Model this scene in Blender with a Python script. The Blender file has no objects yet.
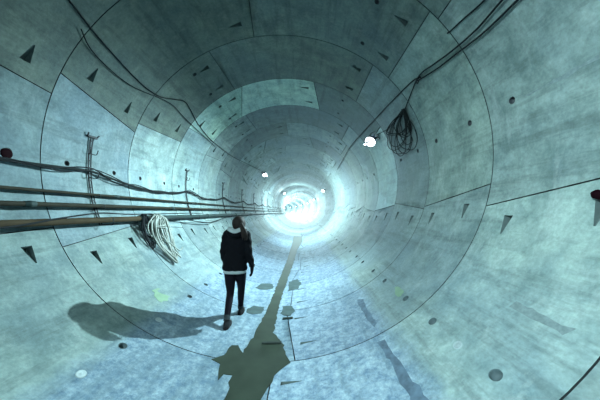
import bpy, bmesh, math, random
from mathutils import Vector, Matrix, Quaternion
from mathutils.geometry import delaunay_2d_cdt
S = bpy.context.scene
COL = S.collection
R_ = math.radians

# ------------------------------------------------------------------ tunnel geometry
RX, RY = 2.75, 2.53            # half width / half height of the bore (m)
CAMX, CAMZ = 0.4895, 1.752
FOC = 250.0
RING0, RW = 1.46, 1.53         # first visible ring joint and ring width
RM = 2.64
def bend(y):
    return -(y - 27.0) ** 2 / 780.0 if y > 27 else 0.0
def P(th, y, off=0.0):
    """point on the lining: th degrees (0 right, 90 crown, 270 invert), off>0 is into the ground"""
    t = R_(th)
    return Vector((bend(y) + (RX + off) * math.cos(t), y, RY + (RY + off) * math.sin(t)))
def wall_x(z, off=0.0):
    q = (z - RY) / (RY + off)
    return (RX + off) * math.sqrt(max(0.0, 1 - q * q))
def inv(px, py, off=0.0):
    """direction measured from the camera -> place where it meets the lining"""
    a = (px - 304) / FOC; b = -(py - 212) / FOC
    rx, ry = RX + off, RY + off
    dz = CAMZ - RY
    A = a*a/rx**2 + b*b/ry**2; B = 2*(CAMX*a/rx**2 + dz*b/ry**2); C = CAMX**2/rx**2 + dz**2/ry**2 - 1
    Y = (-B + math.sqrt(B*B - 4*A*C)) / 2 / A
    th = math.degrees(math.atan2((CAMZ + b*Y - RY) / ry, (CAMX + a*Y) / rx)) % 360
    return th, Y

# ------------------------------------------------------------------ materials
def node_mat(name):
    m = bpy.data.materials.new(name); m.use_nodes = True
    nt = m.node_tree
    return m, nt, nt.nodes['Principled BSDF']
def plain(name, col, rough=0.6, metal=0.0, noise=0.0, scale=30.0, bump=0.0, spec=0.5):
    m, nt, b = node_mat(name)
    b.inputs['Roughness'].default_value = rough
    b.inputs['Metallic'].default_value = metal
    b.inputs['Specular IOR Level'].default_value = spec
    tc = nt.nodes.new('ShaderNodeTexCoord')
    n = nt.nodes.new('ShaderNodeTexNoise'); n.inputs['Scale'].default_value = scale; n.inputs['Detail'].default_value = 5
    nt.links.new(tc.outputs['Object'], n.inputs['Vector'])
    mx = nt.nodes.new('ShaderNodeMix'); mx.data_type = 'RGBA'
    mx.inputs[6].default_value = tuple(c * (1 - noise) for c in col) + (1,)
    mx.inputs[7].default_value = tuple(min(1, c * (1 + noise)) for c in col) + (1,)
    nt.links.new(n.outputs['Fac'], mx.inputs[0]); nt.links.new(mx.outputs[2], b.inputs['Base Color'])
    if bump:
        bp = nt.nodes.new('ShaderNodeBump'); bp.inputs['Strength'].default_value = bump; bp.inputs['Distance'].default_value = 0.01
        nt.links.new(n.outputs['Fac'], bp.inputs['Height']); nt.links.new(bp.outputs[0], b.inputs['Normal'])
    return m
def emit(name, col, s):
    m, nt, b = node_mat(name)
    b.inputs['Base Color'].default_value = col + (1,)
    b.inputs['Emission Color'].default_value = col + (1,)
    b.inputs['Emission Strength'].default_value = s
    return m

def concrete_mat():
    m, nt, b = node_mat('precast_concrete')
    N = nt.nodes.new; L = nt.links.new
    tc = N('ShaderNodeTexCoord')
    def noise(scale, det=6, rough=0.6, vec=None, stretch=None):
        n = N('ShaderNodeTexNoise'); n.inputs['Scale'].default_value = scale
        n.inputs['Detail'].default_value = det; n.inputs['Roughness'].default_value = rough
        src = tc.outputs['Object']
        if stretch:
            mp = N('ShaderNodeMapping'); mp.inputs['Scale'].default_value = stretch
            L(src, mp.inputs['Vector']); src = mp.outputs[0]
        L(src, n.inputs['Vector'])
        return n.outputs['Fac']
    def ramp(src, p0, v0, p1, v1):
        r = N('ShaderNodeMapRange'); r.inputs['From Min'].default_value = p0; r.inputs['From Max'].default_value = p1
        r.inputs['To Min'].default_value = v0; r.inputs['To Max'].default_value = v1
        L(src, r.inputs['Value']); return r.outputs[0]
    def mul(a, c):
        x = N('ShaderNodeMath'); x.operation = 'MULTIPLY'; L(a, x.inputs[0])
        if isinstance(c, float): x.inputs[1].default_value = c
        else: L(c, x.inputs[1])
        return x.outputs[0]
    def mix(fac, a, c):
        x = N('ShaderNodeMix'); x.data_type = 'RGBA'; L(fac, x.inputs[0])
        for k, v in ((6, a), (7, c)):
            if isinstance(v, tuple): x.inputs[k].default_value = v + (1,)
            else: L(v, x.inputs[k])
        return x.outputs[2]
    big = noise(0.55, 4); mid = noise(3.0, 8, 0.68); fine = noise(26.0, 6, 0.7)
    streak = noise(2.2, 7, 0.7, stretch=(3.0, 0.35, 3.0))
    hang = noise(1.6, 6, 0.7, stretch=(2.4, 3.6, 0.6))
    base = mix(ramp(mid, .35, 0.0, .68, 1.0), (0.108, 0.145, 0.138), (0.262, 0.310, 0.285))
    base = mix(mul(ramp(big, .40, 0.0, .62, 1.0), 0.45), base, (0.13, 0.18, 0.215))
    base = mix(mul(ramp(streak, .50, 0.0, .64, 1.0), 0.42), base, (0.048, 0.062, 0.062))
    base = mix(mul(ramp(hang, .55, 0.0, .70, 1.0), 0.45), base, (0.30, 0.33, 0.315))
    # trodden, rougher slurry film along the bottom of the bore, with its own broken edge
    sep = N('ShaderNodeSeparateXYZ'); L(tc.outputs['Object'], sep.inputs[0])
    hz = N('ShaderNodeMath'); hz.operation = 'MULTIPLY_ADD'; L(noise(2.6, 7, 0.7), hz.inputs[0]); hz.inputs[1].default_value = 0.24
    L(sep.outputs['Z'], hz.inputs[2])
    low = ramp(hz.outputs[0], .46, 1.0, .58, 0.0)
    speck = noise(9.0, 10, 0.82)
    mud = mix(ramp(speck, .40, 0.0, .64, 1.0), (0.062, 0.105, 0.172), (0.285, 0.345, 0.395))
    mud = mix(mul(ramp(streak, .46, 0.0, .60, 1.0), 0.5), mud, (0.08, 0.12, 0.155))
    base = mix(mul(low, 0.8), base, mud)
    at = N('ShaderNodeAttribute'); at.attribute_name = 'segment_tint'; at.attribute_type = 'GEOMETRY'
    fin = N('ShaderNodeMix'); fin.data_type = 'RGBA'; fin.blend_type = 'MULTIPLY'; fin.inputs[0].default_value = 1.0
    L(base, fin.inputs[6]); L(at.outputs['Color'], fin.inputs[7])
    fcol = N('ShaderNodeMix'); fcol.data_type = 'RGBA'; fcol.blend_type = 'MULTIPLY'; fcol.inputs[0].default_value = 1.0
    L(fin.outputs[2], fcol.inputs[6])
    g = N('ShaderNodeCombineColor'); v = ramp(fine, .30, .80, .70, 1.18)
    for k in range(3): L(v, g.inputs[k])
    L(g.outputs[0], fcol.inputs[7])
    L(fcol.outputs[2], b.inputs['Base Color'])
    L(ramp(mid, .3, .6, .7, .85), b.inputs['Roughness'])
    b.inputs['Specular IOR Level'].default_value = 0.22
    bp = N('ShaderNodeBump'); bp.inputs['Strength'].default_value = 0.35; bp.inputs['Distance'].default_value = 0.02
    hsum = N('ShaderNodeMath'); hsum.operation = 'MULTIPLY_ADD'; L(speck, hsum.inputs[0]); L(low, hsum.inputs[1]); L(mul(fine, 0.5), hsum.inputs[2])
    L(hsum.outputs[0], bp.inputs['Height']); L(bp.outputs[0], b.inputs['Normal'])
    return m

M = dict(
    concrete=concrete_mat(),
    gasket=plain('black_rubber_gasket', (0.018, 0.022, 0.024), 0.9),
    pocket=plain('dark_pocket_concrete', (0.10, 0.13, 0.125), 0.9, noise=0.3, scale=20),  # darker concrete tone inside the bolt pockets
    plastic=plain('dark_socket_plastic', (0.022, 0.026, 0.03), 0.55),
    socket=plain('grey_socket_plastic', (0.06, 0.085, 0.09), 0.7, noise=0.4, scale=20),
    red=plain('dark_red_plastic', (0.008, 0.0012, 0.0025), 0.8, spec=0.05),
    plug=plain('pale_grout', (0.30, 0.34, 0.34), 0.8, noise=0.25, scale=25),
    pipe=plain('galvanised_dusty_pipe', (0.026, 0.023, 0.016), 0.75, 0.0, 0.5, 9, spec=0.12),
    pipe_brown=plain('rusty_brown_pipe', (0.046, 0.032, 0.018), 0.8, 0.0, 0.6, 6, spec=0.12),
    pipe_dark=plain('dark_green_pipe', (0.020, 0.034, 0.032), 0.65, 0.0, 0.4, 9, spec=0.2),
    steel=plain('dark_bracket_steel', (0.010, 0.012, 0.016), 0.6, 0.2, 0.3, 40),
    cable=plain('black_rubber_cable', (0.008, 0.010, 0.012), 0.7, spec=0.15),
    cable_grey=plain('dusty_grey_cable', (0.013, 0.016, 0.016), 0.75, noise=0.3, scale=10, spec=0.12),
    rope=plain('pale_hose', (0.24, 0.255, 0.225), 0.6, noise=0.35, scale=14),
    binding=plain('dark_tie', (0.05, 0.07, 0.07), 0.7),
    housing=plain('lamp_housing_grey', (0.20, 0.21, 0.23), 0.45, 0.3),
    plug_blue=plain('blue_plug_plastic', (0.05, 0.05, 0.30), 0.4),
    yellow=plain('yellow_cap_plastic', (0.45, 0.30, 0.04), 0.5),
    lens=emit('lit_lamp_lens', (0.86, 0.95, 1.0), 9.0),
    wet=plain('muddy_water', (0.024, 0.032, 0.022), 0.6, noise=0.6, scale=3, spec=0.08),
    damp=plain('damp_slurry', (0.050, 0.070, 0.070), 0.85, noise=0.5, scale=6, spec=0.08),
    scuff=plain('grey_scuff', (0.16, 0.20, 0.20), 0.85, noise=0.5, scale=30),
    mudstrip=plain('dried_dark_mud', (0.080, 0.115, 0.155), 0.9, noise=0.75, scale=16, bump=0.5),
    paint=plain('yellow_green_paint', (0.17, 0.255, 0.165), 0.8, noise=0.3, scale=14),
    wood=plain('wet_timber', (0.028, 0.035, 0.030), 0.85, noise=0.4, scale=25, spec=0.1),
    skin=plain('skin', (0.27, 0.165, 0.12), 0.5),
    jacket=plain('black_jacket', (0.004, 0.004, 0.0055), 0.85, noise=0.3, scale=60, spec=0.08),
    leggings=plain('black_leggings', (0.006, 0.0045, 0.008), 0.8, spec=0.1),
    pale=plain('pale_fleece', (0.32, 0.345, 0.345), 0.9, noise=0.12, scale=80, bump=0.3),
    hair=plain('dark_brown_hair', (0.016, 0.010, 0.008), 0.7, noise=0.6, scale=35, spec=0.2),
    shoe=plain('black_shoe', (0.006, 0.0055, 0.0065), 0.6, spec=0.2),
    sole=plain('brown_sole', (0.014, 0.009, 0.009), 0.8, spec=0.1),
    sock=plain('grey_sock', (0.03, 0.037, 0.04), 0.9, spec=0.1),
    eye=plain('eye_white', (0.40, 0.40, 0.40), 0.2), iris=plain('brown_iris', (0.05, 0.03, 0.02), 0.2),
    lips=plain('lips', (0.20, 0.075, 0.065), 0.4),
)

# ------------------------------------------------------------------ object helpers
def tag(o, label=None, cat=None, group=None, kind=None):
    if label: o['label'] = label
    if cat: o['category'] = cat
    if group: o['group'] = group
    if kind: o['kind'] = kind
    return o
def empty(name, loc, label, cat, group=None):
    o = bpy.data.objects.new(name, None); COL.objects.link(o)
    o.location = loc; o.empty_display_size = 0.1
    return tag(o, label, cat, group)
class MB:
    """collects shapes in world space, linked as one mesh object"""
    def __init__(s): s.v = []; s.f = []; s.m = []; s.sm = []
    def add(s, vs, fs, mi=0, smooth=True):
        b = len(s.v); s.v += [Vector(v) for v in vs]
        for f in fs: s.f.append([b + i for i in f]); s.m.append(mi); s.sm.append(smooth)
        return s
    def box(s, c, size, rot=None, mi=0, bev=0.0):
        bm = bmesh.new(); bmesh.ops.create_cube(bm, size=1)
        for v in bm.verts: v.co = Vector((v.co.x*size[0], v.co.y*size[1], v.co.z*size[2]))
        if bev: bmesh.ops.bevel(bm, geom=bm.edges[:], offset=bev, segments=2, affect='EDGES', profile=0.7)
        q = rot or Matrix.Identity(3)
        bm.verts.index_update()
        s.add([q @ v.co + Vector(c) for v in bm.verts], [[v.index for v in f.verts] for f in bm.faces], mi, False)
        bm.free(); return s
    def tube(s, pts, r, n=10, mi=0, closed=False, cap=True, flat=1.0):
        pts = [Vector(p) for p in pts]; k = len(pts)
        rad = r if isinstance(r, (list, tuple)) else [r]*k
        def tang(i):
            if closed: return (pts[(i+1) % k] - pts[i-1]).normalized()
            return (pts[min(i+1, k-1)] - pts[max(i-1, 0)]).normalized()
        t0 = tang(0); up = Vector((0, 0, 1)) if abs(t0.z) < 0.9 else Vector((1, 0, 0))
        nrm = (up - t0 * up.dot(t0)).normalized()
        vs = []
        for i in range(k):
            t = tang(i); nrm = (nrm - t * nrm.dot(t))
            nrm = nrm.normalized() if nrm.length > 1e-6 else t.orthogonal().normalized()
            bn = t.cross(nrm)
            for j in range(n):
                a = 2*math.pi*j/n
                vs.append(pts[i] + (nrm*math.cos(a)*flat + bn*math.sin(a)) * rad[i])
        fs = []
        for i in range(k if closed else k-1):
            for j in range(n):
                i2 = (i+1) % k
                fs.append([i*n+j, i*n+(j+1) % n, i2*n+(j+1) % n, i2*n+j])
        if cap and not closed:
            fs.append(list(range(n))[::-1]); fs.append([(k-1)*n+j for j in range(n)])
        return s.add(vs, fs, mi)
    def lathe(s, prof, origin, axis, n=24, mi=0):
        """prof: list of (radius, height along axis)"""
        ax = Vector(axis).normalized(); u = ax.orthogonal().normalized(); w = ax.cross(u); o = Vector(origin)
        vs = []; fs = []
        for r, h in prof:
            for j in range(n):
                a = 2*math.pi*j/n
                vs.append(o + ax*h + (u*math.cos(a) + w*math.sin(a))*max(r, 1e-4))
        for i in range(len(prof)-1):
            for j in range(n): fs.append([i*n+j, i*n+(j+1) % n, (i+1)*n+(j+1) % n, (i+1)*n+j])
        return s.add(vs, fs, mi)
    def loft(s, rings, n=28, mi=0, cap=True):
        """rings: (cx,cy,cz,rx,ry[,power])"""
        vs = []; fs = []
        for r in rings:
            cx, cy, cz, rx, ry = r[:5]; pw = r[5] if len(r) > 5 else 1.0
            for j in range(n):
                a = 2*math.pi*j/n; c, q = math.cos(a), math.sin(a)
                vs.append(Vector((cx + rx*math.copysign(abs(c)**pw, c), cy + ry*math.copysign(abs(q)**pw, q), cz)))
        k = len(rings)
        for i in range(k-1):
            for j in range(n): fs.append([i*n+j, i*n+(j+1) % n, (i+1)*n+(j+1) % n, (i+1)*n+j])
        if cap: fs.append(list(range(n))[::-1]); fs.append([(k-1)*n+j for j in range(n)])
        return s.add(vs, fs, mi)
    def mesh(s, name, mats, origin=Vector((0, 0, 0))):
        me = bpy.data.meshes.new(name)
        me.from_pydata([v - origin for v in s.v], [], s.f)
        for m in (mats if isinstance(mats, (list, tuple)) else [mats]): me.materials.append(m)
        me.polygons.foreach_set('material_index', s.m)
        me.polygons.foreach_set('use_smooth', s.sm)
        me.update(); return me
    def build(s, name, mats, parent=None, fixn=True, origin=None):
        """one mesh object. With a parent, coordinates given in world space are kept."""
        org = Vector(origin) if origin is not None else (parent_world(parent) if parent else center(s.v))
        me = s.mesh(name, mats, org)
        if fixn:
            bm = bmesh.new(); bm.from_mesh(me); bmesh.ops.recalc_face_normals(bm, faces=bm.faces[:]); bm.to_mesh(me); bm.free()
        o = bpy.data.objects.new(name, me); COL.objects.link(o)
        if parent:
            o.parent = parent; o.location = org - parent_world(parent)
        else: o.location = org
        return o
def center(vs):
    lo = Vector((min(v.x for v in vs), min(v.y for v in vs), min(v.z for v in vs)))
    hi = Vector((max(v.x for v in vs), max(v.y for v in vs), max(v.z for v in vs)))
    return Vector(((lo.x+hi.x)/2, (lo.y+hi.y)/2, lo.z))
def parent_world(o):
    p = Vector(o.location)
    while o.parent: o = o.parent; p += Vector(o.location)
    return p
def curve(pts, per=8, closed=False):
    pts = [Vector(p) for p in pts]; k = len(pts); out = []
    for i in range(k if closed else k-1):
        if closed: a, b, c, d = pts[i-1], pts[i], pts[(i+1) % k], pts[(i+2) % k]
        else: a, b, c, d = pts[max(i-1, 0)], pts[i], pts[i+1], pts[min(i+2, k-1)]
        for q in range(per):
            t = q/per
            out.append(0.5*((2*b) + (c-a)*t + (2*a-5*b+4*c-d)*t*t + (3*b-a-3*c+d)*t**3))
    if not closed: out.append(pts[-1])
    return out
def dup(o, parent=None):
    c = o.copy(); COL.objects.link(c)
    if parent: c.parent = parent
    for ch in list(o.children):
        dup(ch, c)
    return c

# ------------------------------------------------------------------ lining
rnd = random.Random(7)
FIRST, LAST = -9, 108
def ring_y(i): return RING0 + RW*i
JOINTS = {
    0: [(39, 39), (95, 95), (161.6, 164.1), (204.6, 202.4), (273, 273), (349.5, 343.8)],
    1: [(42, 42), (96, 99.3), (157.8, 164.0), (208.3, 203.3), (278, 273.7), (349.9, 344.4)],
    2: [(50, 50), (118, 116.5), (160, 158), (204, 207), (275, 275), (343.5, 347)],
    3: [(74.5, 69.3), (112.5, 121.3), (149, 147), (204, 206), (273, 277), (346, 343), (391, 389)],
}
def joints(i):
    if i in JOINTS: return JOINTS[i]
    q = random.Random(i*13+5); pat = [2, 0, 3, 1][i % 4]
    return [(a + d, b + d) for (a, b), d in zip(JOINTS[pat], [q.uniform(-3, 3) for _ in range(6)])]
CUTS = [36.0, 136.0, 223.0, 318.0]
NAMES = ['wall_right', 'ceiling', 'wall_left', 'floor']
def side(th):
    th %= 360
    if th < 36 or th >= 318: return 0
    if th < 136: return 1
    if th < 223: return 2
    return 3
TINT_AND_LIGHT = {(1, 5): (1.16, 1.18, 1.12), (1, 0): (.68, .70, .66), (3, 0): (2.0, 2.1, 1.85), (3, 1): (1.75, 1.9, 1.65), (3, 2): (1.15, 1.2, 1.22),  # concrete tones plus painted lighting: crown darkened, some wall segments brightened
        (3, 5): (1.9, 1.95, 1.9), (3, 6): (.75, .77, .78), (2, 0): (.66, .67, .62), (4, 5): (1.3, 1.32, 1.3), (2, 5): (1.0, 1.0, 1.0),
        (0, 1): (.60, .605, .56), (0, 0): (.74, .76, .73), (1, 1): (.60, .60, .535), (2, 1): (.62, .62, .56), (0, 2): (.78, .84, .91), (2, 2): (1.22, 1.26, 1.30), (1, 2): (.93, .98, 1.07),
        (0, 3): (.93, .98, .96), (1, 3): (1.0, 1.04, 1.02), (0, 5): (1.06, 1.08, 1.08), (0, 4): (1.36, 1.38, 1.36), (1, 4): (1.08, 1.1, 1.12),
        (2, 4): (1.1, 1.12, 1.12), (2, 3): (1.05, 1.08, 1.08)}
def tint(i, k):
    if (i, k) in TINT_AND_LIGHT: return TINT_AND_LIGHT[(i, k)]
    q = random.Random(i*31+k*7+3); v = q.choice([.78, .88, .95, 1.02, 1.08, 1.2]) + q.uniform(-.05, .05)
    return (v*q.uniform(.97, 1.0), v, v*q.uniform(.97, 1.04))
GAP = 0.0060
MBs = [MB() for _ in range(4)]
TINTS = [[] for _ in range(4)]
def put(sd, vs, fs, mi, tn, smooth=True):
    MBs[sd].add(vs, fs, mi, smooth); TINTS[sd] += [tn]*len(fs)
pockets = []      # (ring, theta, y, dir)   dir = +1 apex towards larger theta
sockets = []      # (theta, y, radius, kind)
def pocket_poly(th, y, d, w=0.055):
    s = R_(th)*RM
    h = 0.105
    return [(s - d*h, y - w), (s - d*h, y + w), (s + d*h, y + w*0.35), (s + d*h, y + w*0.05)]
PL = {2: -1, 3: 1, 5: -1, 1: 1, 0: 1, 4: 1, 6: 1}
for i in range(FIRST, LAST):
    y0 = ring_y(i); y1 = y0 + RW
    js = joints(i)
    n = len(js)
    detail = -3 <= i <= 15
    for k in range(n):
        a0, a1 = js[k]; b0, b1 = js[(k+1) % n]
        if k == n-1: b0 += 360; b1 += 360
        ga = math.degrees(GAP/RM)
        A = lambda t: a0 + (a1-a0)*t + ga
        B = lambda t: b0 + (b1-b0)*t - ga
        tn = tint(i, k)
        # pieces split at the four structure borders
        cuts = sorted(c + o for c in CUTS for o in (0, 360, 720) if max(A(0), A(1)) + .3 < c + o < min(B(0), B(1)) - .3)
        edges_fn = [A] + [(lambda t, c=c: c) for c in cuts] + [B]
        for e in range(len(edges_fn)-1):
            L0, L1 = edges_fn[e], edges_fn[e+1]
            sd = side(((L0(.5) + L1(.5))/2) % 360)
            ylo, yhi = y0 + GAP, y1 - GAP
            mx = max(L1(0)-L0(0), L1(1)-L0(1)); m = max(2, int(math.ceil(mx/2.5)))
            ts = [0, .5, 1]
            holes = []
            if detail:
                for jk, (p, q) in enumerate(js):
                    d = PL[jk]
                    for fr in (.24, .76):
                        th = p + (q-p)*fr + d*6.2
                        if jk == 4: th = p + (q-p)*fr + d*4.5
                        for o in (0, 360):
                            tt = th + o
                            if L0(fr) + 2.6 < tt < L1(fr) - 2.6:
                                holes.append((pocket_poly(tt, y0 + RW*fr, d, .028 if jk == 4 else .055), 'p', d))
                for th, rr in ((9.4, .036), (128.3, .042), (239.3, .042), (311.2, .044), (57, .036), (182.6, .036)):
                    for fr in (.225, .78):
                        if (i*7 + int(th)) % 5 == 0 and th not in (239.3, 311.2): continue
                        for o in (0, 360):
                            tt = th + o
                            if L0(fr) + 2.2 < tt < L1(fr) - 2.2:
                                if th == 239.3 and i == 1 and fr < .5: continue
                                s = R_(tt)*RM
                                pl = [(s + rr*math.cos(2*math.pi*w/14), y0 + RW*fr + rr*math.sin(2*math.pi*w/14)) for w in range(14)]
                                holes.append((pl, 's', rr)); sockets.append((tt % 360, y0 + RW*fr, rr, sd, i))
            if not holes:
                vs = []; fs = []
                for t in ts:
                    for c in range(m+1):
                        vs.append(P(L0(t) + (L1(t)-L0(t))*c/m, ylo + (yhi-ylo)*t))
                for r in range(2):
                    for c in range(m): fs.append([r*(m+1)+c, r*(m+1)+c+1, (r+1)*(m+1)+c+1, (r+1)*(m+1)+c])
                put(sd, vs, fs, 0, tn)
            else:
                v2 = []; ed = []
                for t in ts:
                    for c in range(m+1):
                        s = R_(L0(t) + (L1(t)-L0(t))*c/m)*RM; yy = ylo + (yhi-ylo)*t
                        if 0 < c < m and t == .5 and any(min(p[0] for p in h[0]) - .02 < s < max(p[0] for p in h[0]) + .02 and min(p[1] for p in h[0]) - .02 < yy < max(p[1] for p in h[0]) + .02 for h in holes): continue
                        v2.append(Vector((s, yy)))
                # extra columns near the holes keep the curve smooth
                for h in holes:
                    b = len(v2)
                    v2 += [Vector(p) for p in h[0]]
                    ed += [(b+w, b+(w+1) % len(h[0])) for w in range(len(h[0]))]
                r = delaunay_2d_cdt(v2, ed, [], 0, 1e-7)
                V, F = r[0], r[2]
                def inside(c, poly):
                    ins = False; q = len(poly)
                    for w in range(q):
                        x1, yy1 = poly[w]; x2, yy2 = poly[(w+1) % q]
                        if (yy1 > c[1]) != (yy2 > c[1]) and c[0] < (x2-x1)*(c[1]-yy1)/(yy2-yy1) + x1: ins = not ins
                    return ins
                keep = []
                for f in F:
                    c = sum((V[j] for j in f), Vector((0, 0)))/len(f)
                    if not any(inside(c, h[0]) for h in holes): keep.append(list(f))
                put(sd, [P(math.degrees(v.x/RM), v.y) for v in V], keep, 0, tn)
                for poly, kind, d in holes:
                    if kind != 'p': continue
                    q = len(poly); dep = [.085, .085, .012, .012]
                    top = [P(math.degrees(p[0]/RM), p[1]) for p in poly]
                    bot = [P(math.degrees(p[0]/RM), p[1], dep[w]) for w, p in enumerate(poly)]
                    put(sd, top + bot, [[w, (w+1) % q, q+(w+1) % q, q+w] for w in range(q)] + [list(range(q, 2*q))], 2, tn, False)
            # ring-joint and long-joint faces of the segment
            rim = [P(L0(0) + (L1(0)-L0(0))*c/m, ylo) for c in range(m+1)]
            rim_b = [P(L0(0) + (L1(0)-L0(0))*c/m, ylo, .05) for c in range(m+1)]
            put(sd, rim + rim_b, [[c, c+1, m+2+c, m+1+c] for c in range(m)], 1, tn)
            rim = [P(L0(1) + (L1(1)-L0(1))*c/m, yhi) for c in range(m+1)]
            rim_b = [P(L0(1) + (L1(1)-L0(1))*c/m, yhi, .05) for c in range(m+1)]
            put(sd, rim + rim_b, [[c, c+1, m+2+c, m+1+c] for c in range(m)], 1, tn)
            # rubber gasket strip behind the ring joint
            g0 = [P(L0(0) - .3 + (L1(0)-L0(0)+.6)*c/m, y0 - .03, .03) for c in range(m+1)]
            g1 = [P(L0(0) - .3 + (L1(0)-L0(0)+.6)*c/m, y0 + .03, .03) for c in range(m+1)]
            put(sd, g0 + g1, [[c, c+1, m+2+c, m+1+c] for c in range(m)], 1, tn)
        sd = side(js[k][0])
        w_ = .6
        put(sd, [P(a0-w_, y0-.01, .03), P(a0+w_, y0-.01, .03), P(a1+w_, y1+.01, .03), P(a1-w_, y1+.01, .03)], [[0, 1, 2, 3]], 1, tn)
        for sgn in (-1, 1):
            g = ga*sgn
            put(sd, [P(a0+g, y0+GAP), P(a1+g, y1-GAP), P(a1+g, y1-GAP, .05), P(a0+g, y0+GAP, .05)], [[0, 1, 2, 3]], 1, tn)
walls = []
for q in range(4):
    me_parent = None
    o = MBs[q].build(NAMES[q], [M['concrete'], M['gasket'], M['pocket']], fixn=False, origin=(0, 0, 0))
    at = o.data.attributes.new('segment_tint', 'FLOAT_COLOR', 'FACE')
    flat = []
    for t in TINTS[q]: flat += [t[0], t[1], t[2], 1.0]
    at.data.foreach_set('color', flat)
    tag(o, kind='structure'); walls.append(o)

# round lifting / grout sockets are parts of the lining
for th, y, rr, sd, i in sockets:
    if y > 14 or y < 1.0: continue
    b = MB(); c = P(th, y, 0.0); ax = (P(th, y, .1) - c).normalized()
    b.lathe([(rr*1.10, -.001), (rr*1.02, -.003), (rr*.96, 0.004), (rr*.92, .045), (0, .045)], c, ax, 18)
    o = b.build('grout_socket', M['socket' if 223 < th < 318 else 'plastic'], walls[sd]); tag(o, 'dark round socket sunk in the concrete')
for th, y in [(310.9, 2.21), (238.9, 2.18), (239.4, 3.29)]:
    b = MB(); c = P(th, y, 0.0); ax = (P(th, y, -.1) - c).normalized()
    b.lathe([(.042, -.004), (.042, .004), (.036, .008), (.031, .005), (.014, .005), (.010, .009), (0, .010)], c, ax, 20)
    o = b.build('grout_plug', M['plug'], walls[side(th)]); tag(o, 'pale round plug filling a socket')
b = MB(); c = P(183.2, 2.64); ax = (P(183.2, 2.64, -.1) - c).normalized()
b.lathe([(.058, -.006), (.058, .004), (.050, .010), (.02, .012), (0, .012)], c, ax, 20)
tag(b.build('socket_cap', M['red'], walls[2]), 'dark red round cap')
b = MB(); c = P(345.0, 1.86); ax = (P(345.0, 1.86, -.1) - c).normalized()
b.lathe([(.035, -.05), (.035, .03), (.022, .03), (.016, .055), (0, .055)], c, ax, 14)
tag(b.build('bolt_head', M['red'], walls[0]), 'dark red bolt end in a pocket')

# ------------------------------------------------------------------ services on the left wall
def along(zf, xoff, ys, extra=None):
    out = []
    for y in ys:
        z = zf(y) if callable(zf) else zf
        x = bend(y) - wall_x(z) + xoff
        v = Vector((x, y, z))
        out.append(v)
    return out
def frange(a, b, st):
    n = max(1, int(round((b-a)/st))); return [a + (b-a)*k/n for k in range(n+1)]
YS = frange(0.3, 27, 0.9) + frange(28, 70, 1.4)
Z4, Z3, Z2 = 1.635, 1.84, 2.005
X4, X3, X2 = 0.155, 0.115, 0.095
def pipe(name, z, xo, r, m, y_from, label, joints_at, y_to=68):
    ys = [y for y in YS if y_from < y < y_to]
    pts = along(z, xo, [y_from] + ys + [y_to])
    o = MB().tube(pts, r, 16).build(name, M[m]); tag(o, label, 'pipe', 'service pipes on the left wall')
    for yj in joints_at:
        c = along(z, xo, [yj])[0]
        mb = MB(); mb.lathe([(r, -.06), (r*1.22, -.055), (r*1.22, -.015), (r*1.35, -.012), (r*1.35, .012), (r*1.22, .015), (r*1.22, .055), (r, .06)], c, (0, 1, 0), 18)
        k = mb.build('pipe_coupling', M['pipe_dark'], o)
    return o
pipe('water_pipe', Z4, X4, .041, 'pipe_brown', 0.3, 'thick brown pipe, lowest on the left wall, ending at the pale hose coil', [2.2], 4.40)
pipe('water_pipe', Z4, X4 - .005, .047, 'pipe_dark', 4.42, 'thick dark green pipe carrying on beyond the pale hose coil', [4.43, 7.5, 10.6, 13.6, 16.7, 19.8], 68)
pipe('air_pipe', Z3, X3, .028, 'pipe', 0.3, 'middle grey pipe running just above the thick bottom pipe', [2.7, 5.7, 8.8, 11.9, 15])
pipe('air_pipe', Z2, X2, .019, 'pipe', 0.3, 'thinnest upper grey pipe, just below the sagging cable bundle', [4.05, 7.1, 10.2, 13.2])
# sagging cable bundle, three twisted strands of one thing
BR = [3.67 + 3.06*k for k in range(15)]
def bundle_z(y):
    k = (y - BR[0])/3.06; t = k - math.floor(k)
    return 2.345 - 0.02*math.sin(min(y, 6)*1.2) - 0.16*4*t*(1-t)*(0.3 if y < BR[0] else 1)
bun = empty('cable_bundle', (-wall_x(2.3) + .07, .3, 2.3), 'bundle of twisted dark cables sagging above the wall pipes', 'cable')
for k, (r, m) in enumerate([(.018, 'cable_grey'), (.009, 'cable'), (.008, 'cable')]):
    ys = frange(.3, 24, .12) if k else frange(.3, 60, .3)
    pts = []
    for y in ys:
        z = bundle_z(y); x = bend(y) - wall_x(z) + .075
        if k:
            a = y*(5.2 if k == 1 else 4.1) + k*2.2
            rr = .027 + .022*max(0, math.sin(y*1.7 + k))
            z += rr*math.sin(a); x += abs(rr*math.cos(a)) * .6
        pts.append((x, y, z))
    MB().tube(pts, r, 8).build('strand', M[m], bun)
# thin loose cables round the bottom pipe
pts = [(-wall_x(z) + xo, y, z) for y, z, xo in [(1.0, 1.62, .235), (2.2, 1.60, .23), (2.9, 1.68, .225), (3.5, 1.735, .21), (4.1, 1.715, .20), (4.9, 1.715, .19), (6.0, 1.72, .18), (7.2, 1.715, .18)]]
tag(MB().tube(curve(pts), .010, 8).build('loose_cable', M['cable']), 'thin dark cable crossing over the thick brown bottom pipe', 'cable')
pts = [(-wall_x(z) + xo, y, z) for y, z, xo in [(5.0, 1.56, .24), (5.6, 1.62, .22), (6.3, 1.53, .2), (7.4, 1.44, .17), (8.4, 1.50, .17), (9.6, 1.60, .18), (11, 1.55, .2), (12.6, 1.60, .21)]]
tag(MB().tube(curve(pts), .013, 8).build('loose_cable', M['cable']), 'dark cable sagging below the bottom pipe behind the person', 'cable')

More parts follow.
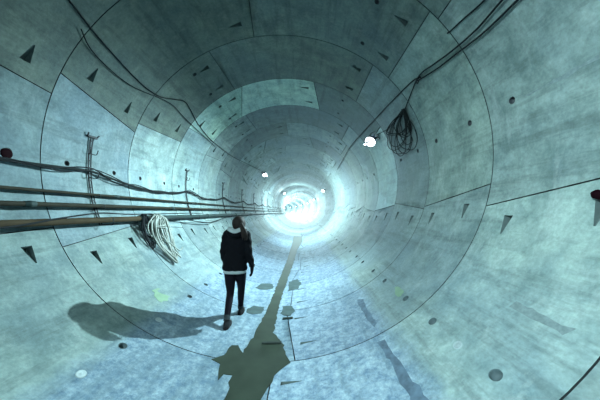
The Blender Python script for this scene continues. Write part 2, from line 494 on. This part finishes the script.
def bracket(y):
    zt, zb = 2.88, 1.56
    e = empty('pipe_bracket', (bend(y) - wall_x(zb), y, zb), '', 'bracket', 'pipe brackets on the left wall')
    rail = MB()
    zs = frange(zb, zt, .12)
    for dy in (-.022, .022):
        rail.tube([(bend(y) - wall_x(z) + .022, y + dy, z) for z in zs], .009, 6)
    for z in frange(zb + .06, zt - .06, .10): rail.box((bend(y) - wall_x(z) + .022, y, z), (.014, .05, .014))
    rail.build('rail', M['steel'], e)
    hd = MB()
    hd.box((bend(y) - wall_x(zt) + .02, y, zt), (.035, .17, .03), bev=.006)
    for s in (-1, 1): hd.tube([(bend(y) - wall_x(zt) + .02, y + s*.075, zt), (bend(y) - wall_x(zt) + .05, y + s*.095, zt + .045)], .010, 6)
    hd.build('head_plate', M['steel'], e)
    for z, xo, r in ((2.66, .07, 0), (2.30, .09, 0), (Z2, X2, .023), (Z3, X3, .033), (Z4, X4, .06)):
        h = MB(); x0 = bend(y) - wall_x(z) + .02
        if r:
            zz = z - r - .008
            h.tube(curve([(x0, y, zz), (x0 + (xo-.02), y, zz), (x0 + xo - .02 + r + .016, y, zz + .004), (x0 + xo - .02 + r + .02, y, z + r*.5)], 5), .008, 6)
        else:
            for s in (-1, 1): h.tube(curve([(x0, y + s*.02, z - .03), (x0 + xo*.7, y + s*.055, z - .04), (x0 + xo, y + s*.065, z + .03)], 5), .007, 6)
        h.build('hook', M['steel'], e)
    return e
lab = ['black pipe bracket nearest the camera, left of the pale hose coil', 'second black pipe bracket from the camera, just past the hose coil',
       'third black pipe bracket from the camera, seen just left of the person', 'fourth black pipe bracket from the camera, seen above the person']
for k, y in enumerate(BR[:11]):
    e = bracket(y)
    words = ['fifth', 'sixth', 'seventh', 'eighth', 'ninth', 'tenth', 'eleventh']
    e['label'] = lab[k] if k < 4 else f'{words[k-4]} black pipe bracket along the left wall, small in the distance'

# hanging coils on the pipes
def coil(n, Yc, dy, a0, a1, L0, L1, r, seed, front):
    q = random.Random(seed); mb = MB()
    ztop = Z4 + .075
    for k in range(n):
        yc = Yc + q.uniform(-dy, dy); a = q.uniform(a0, a1); Ln = q.uniform(L0, L1); lay = q.uniform(0, 1)
        ph = q.uniform(-.25, .25); wob = q.uniform(-.03, .03); slip = q.uniform(-.03, .10)
        pts = []
        for j in range(12):
            f = 2*math.pi*j/12 + ph
            h = (1-math.cos(f))/2
            w = a*(.55 + .45*math.sin(math.pi*min(1, h*.9 + .1)))
            z = ztop - h*Ln + q.uniform(-.008, .008)
            xo = (X4 + .012 + .03*lay) if h < .03 else max(.03 + .09*lay, (front + .05*lay)*(1 - h*.75))
            pts.append((-wall_x(z) + xo, yc + w*math.sin(f) + slip*h + wob*math.sin(2*f), z))
        mb.tube(curve(pts, 6, True), r, 8, closed=True)
    return mb
c1 = coil(12, 4.80, .12, .05, .28, .50, .92, .0145, 5, .25).build('hose_coil', M['rope'])
tag(c1, 'pale coiled hose bundle slung over the bottom pipe on the left wall', 'hose')
bd = MB()
for k in range(4):
    z = 1.50 - .017*k; x = -wall_x(z) + .17
    bd.tube([(x + .115*math.cos(t), 4.80 + .17*math.sin(t), z + .02*math.sin(t + k)) for t in [2*math.pi*j/20 for j in range(20)]], .009, 6, closed=True)
bd.build('tie_cord', M['rope'], c1, origin=None)
end = MB().tube(curve([(-wall_x(1.3) + .17, 4.75, 1.30), (-wall_x(1.1) + .15, 4.95, 1.10), (-wall_x(.98) + .10, 5.15, .97), (-wall_x(.96) + .07, 5.30, 1.0)], 8), .013, 8)
end.build('hose_end', M['rope'], c1)
c2 = coil(9, 4.46, .05, .06, .15, .40, .66, .008, 9, .21).build('cable_coil', M['cable'])
tag(c2, 'dark thin cable coil hanging beside the pale hose coil', 'cable')

# ------------------------------------------------------------------ cables on the crown
def on_lining(pts, off):
    return [P(*inv(x, y, -off), -off) for x, y in pts]
def run(name, pts, r, m, label, off=.02, group=None, tail=None):
    p = on_lining(pts, off)
    if tail: p += [P(t, y, -off) for t, y in tail]
    return tag(MB().tube(curve(p, 8), r, 8).build(name, M[m]), label, 'cable', group)
run('lamp_cable', [(52, -16), (65, 0), (85, 25), (110, 53), (130, 74), (145, 87), (158, 94), (172, 96.5), (182, 99), (188, 108), (197, 124), (212, 141), (232, 156), (250, 165), (260, 170)],
    .011, 'cable', 'long black cable drooping across the upper left lining', .02)
run('lamp_cable', [(70, 20), (80, 40), (95, 57), (112, 72), (128, 83), (146, 91), (156, 95), (170, 103), (182, 116), (198, 131), (214, 146)],
    .008, 'cable', 'thinner cable below the long black one on the upper left lining', .03)
g = 'cables across the upper right lining'
run('lamp_cable', [(540, -22), (518, 0), (490, 27), (475, 39), (458, 52), (440, 66), (421, 78), (404, 89)], .011, 'cable', 'lowest of the black cables across the upper right lining', .03, g, [(38, 8.5), (37, 10.5), (35, 13)])
run('lamp_cable', [(521, -20), (503, 0), (480, 26), (455, 48), (436, 62), (421, 74), (411, 96), (405, 112)], .011, 'cable', 'middle black cable of the upper right, bending down to the tangled coil', .036, g)
run('lamp_cable', [(501, -18), (484, 0), (468, 14), (455, 26), (451, 29)], .009, 'cable', 'topmost short cable across the upper right lining', .02, g)
# anchor where they meet
hk = MB(); c = P(*inv(421, 76, -.02), .02); d = (P(*inv(421, 76, 0), -.1) - P(*inv(421, 76, 0))).normalized()
hk.tube(curve([c, c + d*.05, c + d*.09 + Vector((0, 0, -.03)), c + d*.07 + Vector((0, 0, -.07)), c + d*.045 + Vector((0, 0, -.04))], 6), .008, 8)
hk.lathe([(.03, 0), (.03, .024), (.012, .03)], c, d, 14)
tag(hk.build('cable_hook', M['steel']), 'small steel hook carrying the cables on the upper right lining', 'hook')
# tangle of spare lamp cable hanging by the lamp
q = random.Random(21); mb = MB()
for k in range(13):
    pts = []
    cx = q.uniform(393, 412); w = q.uniform(4, 14); yb = q.uniform(130, 156); yt = q.uniform(107, 113)
    for j in range(10):
        f = 2*math.pi*j/10
        px = 405 + (cx-405)*(1-math.cos(f))/2 + w*math.sin(f)*(.35 + .65*(1-math.cos(f))/2); py = yt + (yb-yt)*(1-math.cos(f))/2
        pts.append(P(*inv(px, py, -.03), -.025 - .05*q.random()))
    mb.tube(curve(pts, 5, True), .008, 6, closed=True)
tag(mb.build('cable_coil', M['cable_grey']), 'dark tangle of spare cable hanging right of the nearest lit lamp', 'cable')
run('lamp_cable', [(405, 112), (396, 120), (389, 128), (384, 131), (378, 134)], .008, 'cable', 'short cable from the hanging tangle to the nearest lit lamp', .03)

# ------------------------------------------------------------------ lamps
LCOL = (0.63, 0.94, 1.01)
lamps = [(28.0, 6.5), (139, 15.1), (29.5, 22.3), (139, 30.5), (29.5, 38.5), (139, 46.5), (29.5, 54.5), (139, 62.5), (29.5, 70.5), (139, 78.5), (29.5, 86.5), (139, 94.5), (29.5, 102.5), (139, 110.5), (29.5, 118.5), (139, 126.5)]
words = ['lit round floodlight nearest the camera, on the upper right lining', 'lit round floodlight on the upper left, nearest of that side',
         'second lit floodlight on the right side, small beyond the nearest one']
proto = None
def frame(th, y):
    c = P(th, y); inn = (P(th, y, -.5) - P(th, y)).normalized()
    return c, inn
def make_lamp(th, y, added_shade=True):
    c, inn = frame(th, y)
    e = empty('floodlight', c, '', 'lamp', 'floodlights along the tunnel')
    aim = (inn*.75 + Vector((0, -.55, -.5))).normalized()
    hc = c + inn*.20
    b = MB(); b.box(c + inn*.012, (.02, .14, .14), inn.to_track_quat('X', 'Z').to_matrix(), bev=.004)
    for s in (-1, 1): b.tube([c + inn*.012 + Vector((0, s*.05, 0)), c + inn*.10 + Vector((0, s*.10, 0)), hc + Vector((0, s*.12, 0))], .009, 8)
    b.build('mounting_bracket', M['steel'], e)
    b = MB(); b.lathe([(.02, -.10), (.07, -.095), (.10, -.05), (.125, 0), (.135, .03), (.146, .045), (.146, .055), (.132, .055)], hc, aim, 28)
    for k in range(8):
        a = 2*math.pi*k/8; u = aim.orthogonal().normalized(); u.rotate(Quaternion(aim, a))
        b.box(hc - aim*.045 + u*.10, (.006, .05, .07), aim.to_track_quat('Z', 'Y').to_matrix())
    b.build('housing', M['housing'], e)
    b = MB(); b.lathe([(.134, .05), (.128, .085), (.10, .115), (.055, .135), (0, .14)], hc, aim, 28)
    b.build('lens', M['lens'], e)
    # invented cut-off cone over the lens, added to keep light off the crown
    sp = hc + aim*.165
    b = MB(); b.lathe([(.016, .08), (.04, .076), (.08, .050), (.108, .008), (.114, .0), (.108, .0), (.076, .044), (.04, .068), (.016, .072)], sp, (0, 0, 1), 32)
    b.tube([sp + Vector((0, 0, .075)), sp + Vector((0, 0, .17)), hc + Vector((0, 0, .20)), hc - inn*.19 + Vector((0, 0, .16))], .009, 8)
    if added_shade: b.build('added_shade', M['housing'], e)
    b = MB(); jc = c + inn*.03 + Vector((0, .22, .10))
    b.box(jc, (.07, .12, .09), inn.to_track_quat('X', 'Z').to_matrix(), bev=.01)
    b.build('plug_box', M['plug_blue'], e)
    b = MB(); b.lathe([(.028, 0), (.03, .05), (.02, .07), (0, .07)], jc + Vector((.02, .09, .05)), (.2, 1, .6), 14)
    b.build('plug_cap', M['yellow'], e)
    return e, sp, aim
def spot(name, loc, direc, watts, cone, blend, rad=.12):
    l = bpy.data.lights.new(name, 'SPOT'); l.energy = watts; l.color = LCOL; l.spot_size = R_(cone); l.spot_blend = blend; l.shadow_soft_size = rad
    o = bpy.data.objects.new(name, l); COL.objects.link(o); o.location = loc
    o.rotation_euler = Vector(direc).to_track_quat('-Z', 'Y').to_euler()
    return o
for k, (th, y) in enumerate(lamps):
    e, hc, aim = make_lamp(th, y, k < 3)
    e['label'] = words[k] if k < 3 else f'distant lit floodlight {"left" if th > 90 else "right"} of the far bright bend, number {k+1} along the tunnel'
    sgn = 1 if th > 90 else -1
    w = 4000 if k == 0 else (5400 if k < 3 else (2000, 2500, 3900, 6500)[min(k-3, 3)])
    spot('floodlight_beam', hc, (sgn*.92, -.06, -.36), w, 146, 1.0, .028) if k < 3 else spot('floodlight_beam', hc, (sgn*.75, -.35, -.55), w, 168, .4, .1)
# the next floodlights of the row, behind the camera
for th, y, w in ((139, -1.0, 2700), (29.5, -9.0, 1800)):
    c, inn = frame(th, y); sgn = 1 if th > 90 else -1
    _, sp, _a = make_lamp(th, y); _['label'] = 'lit floodlight on the left lining behind the camera' if y > -5 else 'lit floodlight on the right lining far behind the camera'
    spot('floodlight_beam', sp, (sgn*.74, .20, -.64), w, 140, 1.0, .028)

# ------------------------------------------------------------------ water, mud and paint on the bottom
def patch(name, outline, mat, off, label, cat, thick=.004, pix=True, kind=None, step=.05, group=None):
    pl = [inv(*p) for p in outline] if pix else outline
    pl = [Vector((R_(t)*RM, y)) for t, y in pl]
    dens = []
    for a, b in zip(pl, pl[1:] + pl[:1]):
        n = max(1, int((b-a).length/(step*1.5)))
        dens += [a.lerp(b, j/n) for j in range(n)]
    q = random.Random(len(dens)); n = len(dens)
    dens = [p + Vector((q.uniform(-.016, .016), q.uniform(-.035, .035))) for p in dens]
    def inside(c):
        ins = False
        for w in range(n):
            a, b = dens[w], dens[(w+1) % n]
            if (a.y > c[1]) != (b.y > c[1]) and c[0] < (b.x-a.x)*(c[1]-a.y)/(b.y-a.y) + a.x: ins = not ins
        return ins
    lo = Vector((min(p.x for p in dens), min(p.y for p in dens))); hi = Vector((max(p.x for p in dens), max(p.y for p in dens)))
    pts = list(dens); x = lo.x
    while x < hi.x:
        y = lo.y; sy = max(step*2, (hi.y-lo.y)/60)
        while y < hi.y:
            if inside((x, y)): pts.append(Vector((x, y)))
            y += sy
        x += step
    r = delaunay_2d_cdt(pts, [(j, (j+1) % n) for j in range(n)], [], 0, 1e-6)
    V, F = r[0], [list(f) for f in r[2] if inside(sum((r[0][j] for j in f), Vector((0, 0)))/len(f))]
    vs = [P(math.degrees(v.x/RM), v.y, -off) for v in V]
    b = MB(); b.add(vs, F)
    cnt = {}
    for f in F:
        for j in range(len(f)): cnt.setdefault(frozenset((f[j], f[(j+1) % len(f)])), []).append((f[j], f[(j+1) % len(f)]))
    low = [P(math.degrees(v.x/RM), v.y, .002) for v in V]
    rim = [e[0] for e in cnt.values() if len(e) == 1]
    vb = []; fb = []
    for a, c in rim:
        k = len(vb); vb += [vs[a], vs[c], low[c], low[a]]; fb.append([k, k+1, k+2, k+3])
    b.add(vb, fb)
    return tag(b.build(name, M[mat], fixn=False), label, cat, group, kind)
stream = [(196, 440), (222, 400), (230, 386), (234, 371), (227, 370), (219, 375), (221, 361), (214, 356), (226, 353), (233, 341), (241, 342), (243, 350), (252, 338), (260, 324), (266, 311),
          (271, 301), (275, 290), (281, 275), (286, 263), (289, 254), (292, 244), (294, 236), (302, 236), (302, 242), (297, 250), (294, 261), (290, 272),
          (286, 284), (281, 299), (277, 315), (274, 330), (283, 339), (286, 352), (291, 357), (285, 362), (275, 371), (268, 384), (257, 400), (243, 440)]
patch('muddy_trickle', stream, 'wet', .005, 'dark olive trickle of muddy water along the middle of the tunnel bottom', 'puddle')
gp = 'muddy blotches beside the trickle'
for out, lb in (([(256, 287), (262, 282.5), (273, 283), (274, 288), (263, 289)], 'muddy blotch left of the trickle, level with the knees of the person'),
                ([(289, 281), (297, 278), (301, 282), (298, 288), (288, 290)], 'muddy blotch right of the trickle, farthest of them on that side'),
                ([(283, 305), (293, 304), (295, 309), (290, 314), (281, 312)], 'muddy blotch right of the trickle beside the short timber stick'),
                ([(248, 308), (255, 304), (265, 305), (263, 312), (252, 313), (246, 311)], 'muddy blotch between the feet of the person and the trickle')):
    patch('mud_blotch', out, 'damp', .004, lb, 'mud', group=gp)
patch('mud_streak', [(375, 337), (383, 336), (392, 350), (408, 372), (432, 402), (450, 426), (430, 428), (412, 402), (394, 370)], 'mudstrip', .004, 'dark straight strip of dried mud at the lower right, nearer the camera', 'mud', group='mud streaks on the right')
patch('mud_streak', [(356, 299), (361, 297), (366, 306), (374, 320), (371, 324), (364, 314)], 'mudstrip', .004, 'short faint mud strip beyond the ring joint, up from the long one', 'mud', group='mud streaks on the right')
patch('paint_mark', [(153, 290), (158, 288), (165, 289), (170, 294), (168, 300), (163, 301), (157, 298)], 'paint', .0025, 'yellow green paint spot on the left lining beside the person', 'paint mark', step=.03)
patch('paint_mark', [(393, 286), (398, 285), (401, 290), (398, 295), (393, 292)], 'paint', .0025, 'pale green paint smudge on the lower right lining', 'paint mark', step=.03)
patch('dirt_streak', [(520, 97), (536, 89), (552, 81), (575, 69), (600, 55), (625, 42), (625, 46), (600, 59), (575, 73), (553, 84), (537, 92)], 'scuff', .0025, 'dark dirt streak running along the row of holes at the upper right', 'stain', step=.04)
patch('scuff_mark', [(505, 303), (513, 300), (540, 313), (563, 325), (556, 331), (532, 319)], 'scuff', .0025, 'faint grey scuff band on the right lining above the large round socket', 'stain', step=.04)
# timber offcuts lying in the bottom
def stick(a, b, w, h, label):
    pa, pb = P(*inv(*a), -h/2), P(*inv(*b), -h/2)
    d = pb - pa; rot = d.to_track_quat('X', 'Z').to_matrix()
    return tag(MB().box((pa+pb)/2, (d.length, w, h), rot, bev=.004).build('timber_offcut', M['wood']), label, 'wood', 'timber offcuts on the tunnel bottom')
stick((263, 340.5), (282, 340), .035, .022, 'thin dark timber stick lying across the muddy trickle')
stick((283, 317), (293, 316), .04, .022, 'short dark timber stick right of the muddy trickle, beyond the longer one')

# ------------------------------------------------------------------ the person
PX, PY = -0.585, 3.95
def ground(x, y): return RY - RY*math.sqrt(1 - (x/RX)**2)
G0 = 0.062
man = empty('person', (PX, PY, G0), 'person walking away in a black jacket and leggings with a long dark ponytail', 'person')
W = Vector((PX, PY, G0))
def bpart(mb, name, mat, parent=man, remesh=0, smooth=0):
    """mb in person space"""
    mb.v = [v + W for v in mb.v]
    o = mb.build(name, mat, parent)
    mods = []
    if remesh:
        r = o.modifiers.new('r', 'REMESH'); r.mode = 'VOXEL'; r.voxel_size = remesh; r.use_smooth_shade = True
    if smooth:
        r = o.modifiers.new('s', 'SMOOTH'); r.iterations = smooth; r.factor = .5
    if remesh or smooth:
        dg = bpy.context.evaluated_depsgraph_get()
        me = bpy.data.meshes.new_from_object(o.evaluated_get(dg)); o.modifiers.clear(); o.data = me
        if not me.materials: me.materials.append(mat)
    return o
HIP_L, HIP_R = (-.085, 0, .80), (.075, .01, .80)
KN_L, KN_R = (-.083, .03, .44), (.045, .20, .45)
AN_L, AN_R = (-.058, -.235, .105), (.008, .315, .09)
gl = ground(PX + AN_L[0], 0) - G0; gr = ground(PX + AN_R[0], 0) - G0
AN_L = (AN_L[0], AN_L[1], gl + .10); AN_R = (AN_R[0], AN_R[1], gr + .085)
def limb(b, pts, rad, n=16, per=6):
    c = curve(pts, per); k = len(pts); rr = []
    for i in range(len(c)):
        t = i/per; a = min(int(t), k-2); f = t - a
        rr.append(rad[a]*(1-f) + rad[a+1]*f)
    b.tube(c, rr, n)
def lerp3(a, b, t): return tuple(x + (y-x)*t for x, y in zip(a, b))
def leg(b, hip, kn, an, s):
    limb(b, [hip, lerp3(hip, kn, .5), kn, lerp3(kn, an, .35), an], [.086*s, .072*s, .052*s, .049*s, .036*s])
def foot(b, an, g, s, toe=.0):
    # heel to toe along +y
    for y, w, h, z in [(0, 0, 0, 0)]: pass
    b.loft([(an[0], an[1]+.045, g+.004, .042*s, .125*s, .8), (an[0], an[1]+.045, g+.03, .044*s, .128*s, .8), (an[0], an[1]+.03, g+.06, .038*s, .10*s, .9),
            (an[0], an[1]+.005, g+.085, .034*s, .055*s), (an[0], an[1], g+.12, .036*s, .042*s)], 20)
SH_L, SH_R = (-.138, -.01, 1.335), (.168, -.01, 1.325)
EL_L, EL_R = (-.176, -.05, 1.06), (.214, -.03, 1.06)
WR_L, WR_R = (-.165, .04, .86), (.255, .02, .835)
HEADC = (.045, .0, 1.50)
def hand(b, wr, s, sgn):
    x, y, z = wr
    b.loft([(x, y, z+.005, .020*s, .026*s), (x, y+.003, z-.03, .018*s, .036*s), (x, y+.006, z-.07, .016*s, .040*s), (x, y+.006, z-.09, .012*s, .036*s)], 14)
    for k, (dy, ln) in enumerate([(.034, .066), (.012, .076), (-.010, .070), (-.030, .052)]):
        limb(b, [(x, y+dy, z-.075), (x - sgn*.004, y+dy, z-.085-ln*.35), (x - sgn*.016, y+dy*.95, z-.085-ln*.72), (x - sgn*.032, y+dy*.9, z-.085-ln*.92)], [.0092*s, .009*s, .0082*s, .007*s], 10, 4)
    limb(b, [(x, y+.022, z-.025), (x - sgn*.012, y+.052, z-.05), (x - sgn*.022, y+.058, z-.085)], [.012*s, .0105*s, .008*s], 10, 4)
body = MB()
leg(body, HIP_L, KN_L, AN_L, .93); leg(body, HIP_R, KN_R, AN_R, .93)
foot(body, AN_L, gl+.01, .85); foot(body, AN_R, gr+.01, .85)
body.loft([(-.005, 0, .74, .13, .085), (-.005, .0, .82, .155, .105), (0, 0, .92, .135, .095), (.005, 0, 1.0, .115, .082), (.01, 0, 1.12, .128, .092), (.015, 0, 1.24, .142, .095), (.015, -.005, 1.32, .145, .08), (.02, -.005, 1.37, .085, .06), (.03, 0, 1.41, .048, .05), (.04, .005, 1.47, .046, .05)], 24)
for a, e, w in ((SH_L, EL_L, WR_L), (SH_R, EL_R, WR_R)):
    limb(body, [a, lerp3(a, e, .5), e, lerp3(e, w, .4), w], [.046, .042, .034, .033, .022])
hand(body, WR_L, .92, -1); hand(body, WR_R, .92, 1)
# head: shaped skull with jaw, brow, nose, lips, ears (faces +y)
hx, hy, hz = HEADC
vs = []; NU, NV = 32, 24
for i in range(NV+1):
    ph = math.pi*i/NV
    for j in range(NU):
        a = 2*math.pi*j/NU
        x = math.sin(ph)*math.cos(a); y = math.sin(ph)*math.sin(a); z = math.cos(ph)
        f = max(0, y)
        X = .073*x; Y = .094*y; Z = .108*z
        if z < 0: X *= 1 + .28*z*(.4+.6*f); Y *= (1 + .10*z) if y > 0 else (1 + .45*z)
        if y > .3:
            if abs(z+.12) < .34 and abs(x) < .26: Y += .020*(1-abs(x)/.26)*max(0, 1-abs(z+.28)/.36)   # nose
            if .0 < z < .3: Y += .004*(1-abs(z-.18)/.15) if abs(z-.18) < .15 else 0
            if abs(z-.02) < .12 and .2 < abs(x) < .55: Y -= .006
        vs.append(Vector((hx + X, hy + .012 + Y, hz + Z)))
fs = []
for i in range(NV):
    for j in range(NU): fs.append([i*NU+j, i*NU+(j+1) % NU, (i+1)*NU+(j+1) % NU, (i+1)*NU+j])
body.add(vs, fs)
for s in (-1, 1):
    body.loft([(hx + s*.070, hy+.005, hz-.035, .006, .010), (hx + s*.076, hy, hz-.015, .009, .018), (hx + s*.078, hy-.003, hz+.012, .009, .021), (hx + s*.072, hy, hz+.028, .006, .012)], 12)
body.loft([(hx, hy+.098, hz+.012, .007, .008), (hx, hy+.104, hz-.012, .009, .013), (hx, hy+.103, hz-.030, .014, .019), (hx, hy+.098, hz-.040, .012, .012)], 16)
body.loft([(hx, hy+.072, hz-.098, .014, .010), (hx, hy+.072, hz-.088, .022, .016), (hx, hy+.074, hz-.076, .018, .012)], 16)
bo = bpart(body, 'body', M['skin'], remesh=.0055, smooth=2)
for s in (-1, 1):
    e = MB(); c = Vector((hx + s*.030, hy + .0835, hz + .006))
    e.lathe([(.0, -.011), (.008, -.008), (.0112, 0), (.0085, .007), (0, .0105)], c, (0, 1, 0), 14)
    eo = bpart(e, 'eye', M['eye'])
    e = MB(); e.lathe([(.005, .0085), (.004, .0105), (0, .0112)], c, (0, 1, 0), 12); bpart(e, 'iris', M['iris'], man)
e = MB(); e.loft([(hx, hy+.076, hz-.069, .012, .010), (hx, hy+.078, hz-.064, .021, .012), (hx, hy+.078, hz-.060, .020, .0105), (hx, hy+.078, hz-.056, .020, .012), (hx, hy+.078, hz-.051, .010, .010)], 16); bpart(e, 'lips', M['lips'])

# leggings
b = MB(); leg(b, HIP_L, KN_L, lerp3(KN_L, AN_L, .88), 1.15); leg(b, HIP_R, KN_R, lerp3(KN_R, AN_R, .9), 1.15)
b.loft([(-.005, 0, .715, .10, .075), (-.005, 0, .77, .155, .105), (-.005, .0, .84, .165, .113), (0, 0, .93, .145, .10)], 24)
bpart(b, 'leggings', M['leggings'], remesh=.009, smooth=3)
for an, kn, g, s in ((AN_L, KN_L, gl, 1), (AN_R, KN_R, gr, 1)):
    b = MB(); limb(b, [lerp3(kn, an, .85), lerp3(kn, an, .93), an], [.048, .047, .046]); bpart(b, 'sock', M['sock'])
    b = MB(); foot(b, an, g+.008, 1.06); so = bpart(b, 'shoe', M['shoe'], remesh=.006, smooth=2)
    b = MB(); b.loft([(an[0], an[1]+.045, g-.004, .047, .136, .8), (an[0], an[1]+.045, g+.018, .0485, .138, .8)], 24)
    b.v = [v + W for v in b.v]; b.build('sole', M['sole'], so)
# jacket: torso and sleeves in one cloth surface
b = MB()
b.loft([(-.01, 0, .785, .186, .125, .85), (-.01, 0, .80, .193, .132, .85), (-.008, -.003, .90, .186, .132, .85), (-.002, -.006, 1.0, .178, .130, .85), (.006, -.008, 1.12, .178, .130, .88),
        (.012, -.008, 1.24, .180, .126, .9), (.015, -.008, 1.32, .172, .108, .95), (.018, -.006, 1.365, .135, .085), (.022, -.002, 1.40, .085, .072), (.03, 0, 1.43, .066, .066)], 36)
for a, e, w in ((SH_L, EL_L, WR_L), (SH_R, EL_R, WR_R)):
    limb(b, [lerp3(a, (0.015, 0, 1.3), .25), a, lerp3(a, e, .5), e, lerp3(e, w, .5), w], [.06, .070, .066, .056, .052, .043])
q = random.Random(3)
jk = bpart(b, 'jacket', M['jacket'], remesh=.010, smooth=3)
for v in jk.data.vertices:
    p = v.co
    v.co = p + v.normal*(.0045*math.sin(p.z*55 + p.x*18 + 3*math.sin(p.x*23)) * (1 if abs(p.x) > .13 else .45))
for w in (WR_L, WR_R):
    c = MB(); c.loft([(w[0], w[1], w[2]-.008, .040, .040), (w[0], w[1], w[2]+.03, .046, .046)], 16); c.v = [v + W for v in c.v]; c.build('cuff', M['jacket'], jk)
b = MB(); b.loft([(-.01, 0, .742, .168, .118, .85), (-.01, 0, .748, .180, .126, .85), (-.01, 0, .80, .180, .126, .85)], 36); bpart(b, 'shirt_hem', M['pale']).__setitem__('label', 'white shirt hem below the jacket')
# hood lying on the shoulders, pale inside
b = MB()
hp = curve([(-.105, .055, 1.405), (-.112, -.03, 1.40), (-.070, -.105, 1.365), (.02, -.135, 1.335), (.105, -.10, 1.365), (.148, -.03, 1.40), (.138, .055, 1.405)], 8)
b.tube(hp, [.018 + .030*math.sin(math.pi*j/(len(hp)-1)) for j in range(len(hp))], 14, flat=1.0)
hd = bpart(b, 'hood', M['jacket'])
b = MB()
hp = curve([(-.090, .05, 1.425), (-.095, -.03, 1.425), (-.060, -.085, 1.405), (.02, -.118, 1.375), (.095, -.085, 1.405), (.130, -.03, 1.425), (.125, .05, 1.425)], 8)
b.tube(hp, [.016 + .036*math.sin(math.pi*j/(len(hp)-1)) for j in range(len(hp))], 14)
b.v = [v + W for v in b.v]; b.build('hood_lining', M['pale'], hd)
# gloves
for w, s in ((WR_L, -1), (WR_R, 1)):
    b = MB(); hand(b, w, 1.45, s); b.loft([(w[0], w[1], w[2]-.01, .030, .034), (w[0], w[1], w[2]+.02, .030, .032)], 14); bpart(b, 'glove', M['jacket'], remesh=.004, smooth=2)
# hair: cap on the skull, tied at the back right, strands falling over the right shoulder
b = MB(); vs = []; fs = []
for i in range(17):
    ph = math.pi*.80*i/16
    for j in range(32):
        a = 2*math.pi*j/32
        x = math.sin(ph)*math.cos(a); y = math.sin(ph)*math.sin(a); z = math.cos(ph)
        if y > .15 and z < .62: y = .15 + (y-.15)*.12; 
        rip = 1 + .018*math.sin(a*9 + z*4)
        vs.append(Vector((hx + .103*x*rip, hy - .004 + .118*y*rip, hz + .010 + .120*z)))
for i in range(16):
    for j in range(32): fs.append([i*32+j, i*32+(j+1) % 32, (i+1)*32+(j+1) % 32, (i+1)*32+j])
b.add(vs, fs)
hr = bpart(b, 'hair', M['hair'])
b = MB(); q = random.Random(4)
for k in range(26):
    u, v = q.uniform(-1, 1), q.uniform(-1, 1)
    ln = q.uniform(.07, .15)
    limb(b, [(hx+.045+.02*u, hy-.075+.012*v, hz+.02), (hx+.075+.022*u, hy-.105+.02*v, hz-.03), (hx+.104+.036*u, hy-.118+.024*v, hz-.10), (hx+.120+.040*u, hy-.132+.024*v, hz-.10-ln*.45), (hx+.130+.036*u, hy-.136+.02*v, hz-.10-ln)],
         [.012, .013, .012, .010, .003], 8, 4)
b.v = [v + W for v in b.v]; b.build('ponytail', M['hair'], hr)
b = MB(); b.tube([(hx+.062+.026*math.cos(t), hy-.090+.022*math.sin(t), hz+.0-.014*math.cos(t)) for t in [2*math.pi*j/16 for j in range(16)]], .009, 8, closed=True)
b.v = [v + W for v in b.v]; b.build('hair_tie', M['cable'], hr)

# ------------------------------------------------------------------ camera, world, view
cam = bpy.data.cameras.new('camera'); co = bpy.data.objects.new('camera', cam); COL.objects.link(co); S.camera = co
cam.sensor_width = 36; cam.lens = FOC/600*36; cam.clip_end = 500
co.location = (CAMX, 0, CAMZ)
co.rotation_euler = (R_(90) + math.atan(12/FOC), 0, math.atan(4/FOC))
w = bpy.data.worlds.new('world'); S.world = w; w.use_nodes = True
w.node_tree.nodes['Background'].inputs[0].default_value = (0.3, 0.5, 0.55, 1)
w.node_tree.nodes['Background'].inputs[1].default_value = 0.006
S.view_settings.view_transform = 'Standard'; S.view_settings.look = 'None'
S.view_settings.gamma = 1.0; S.view_settings.exposure = 0.0
S.view_settings.use_curve_mapping = False
S.cycles.max_bounces = 8; S.cycles.diffuse_bounces = 5
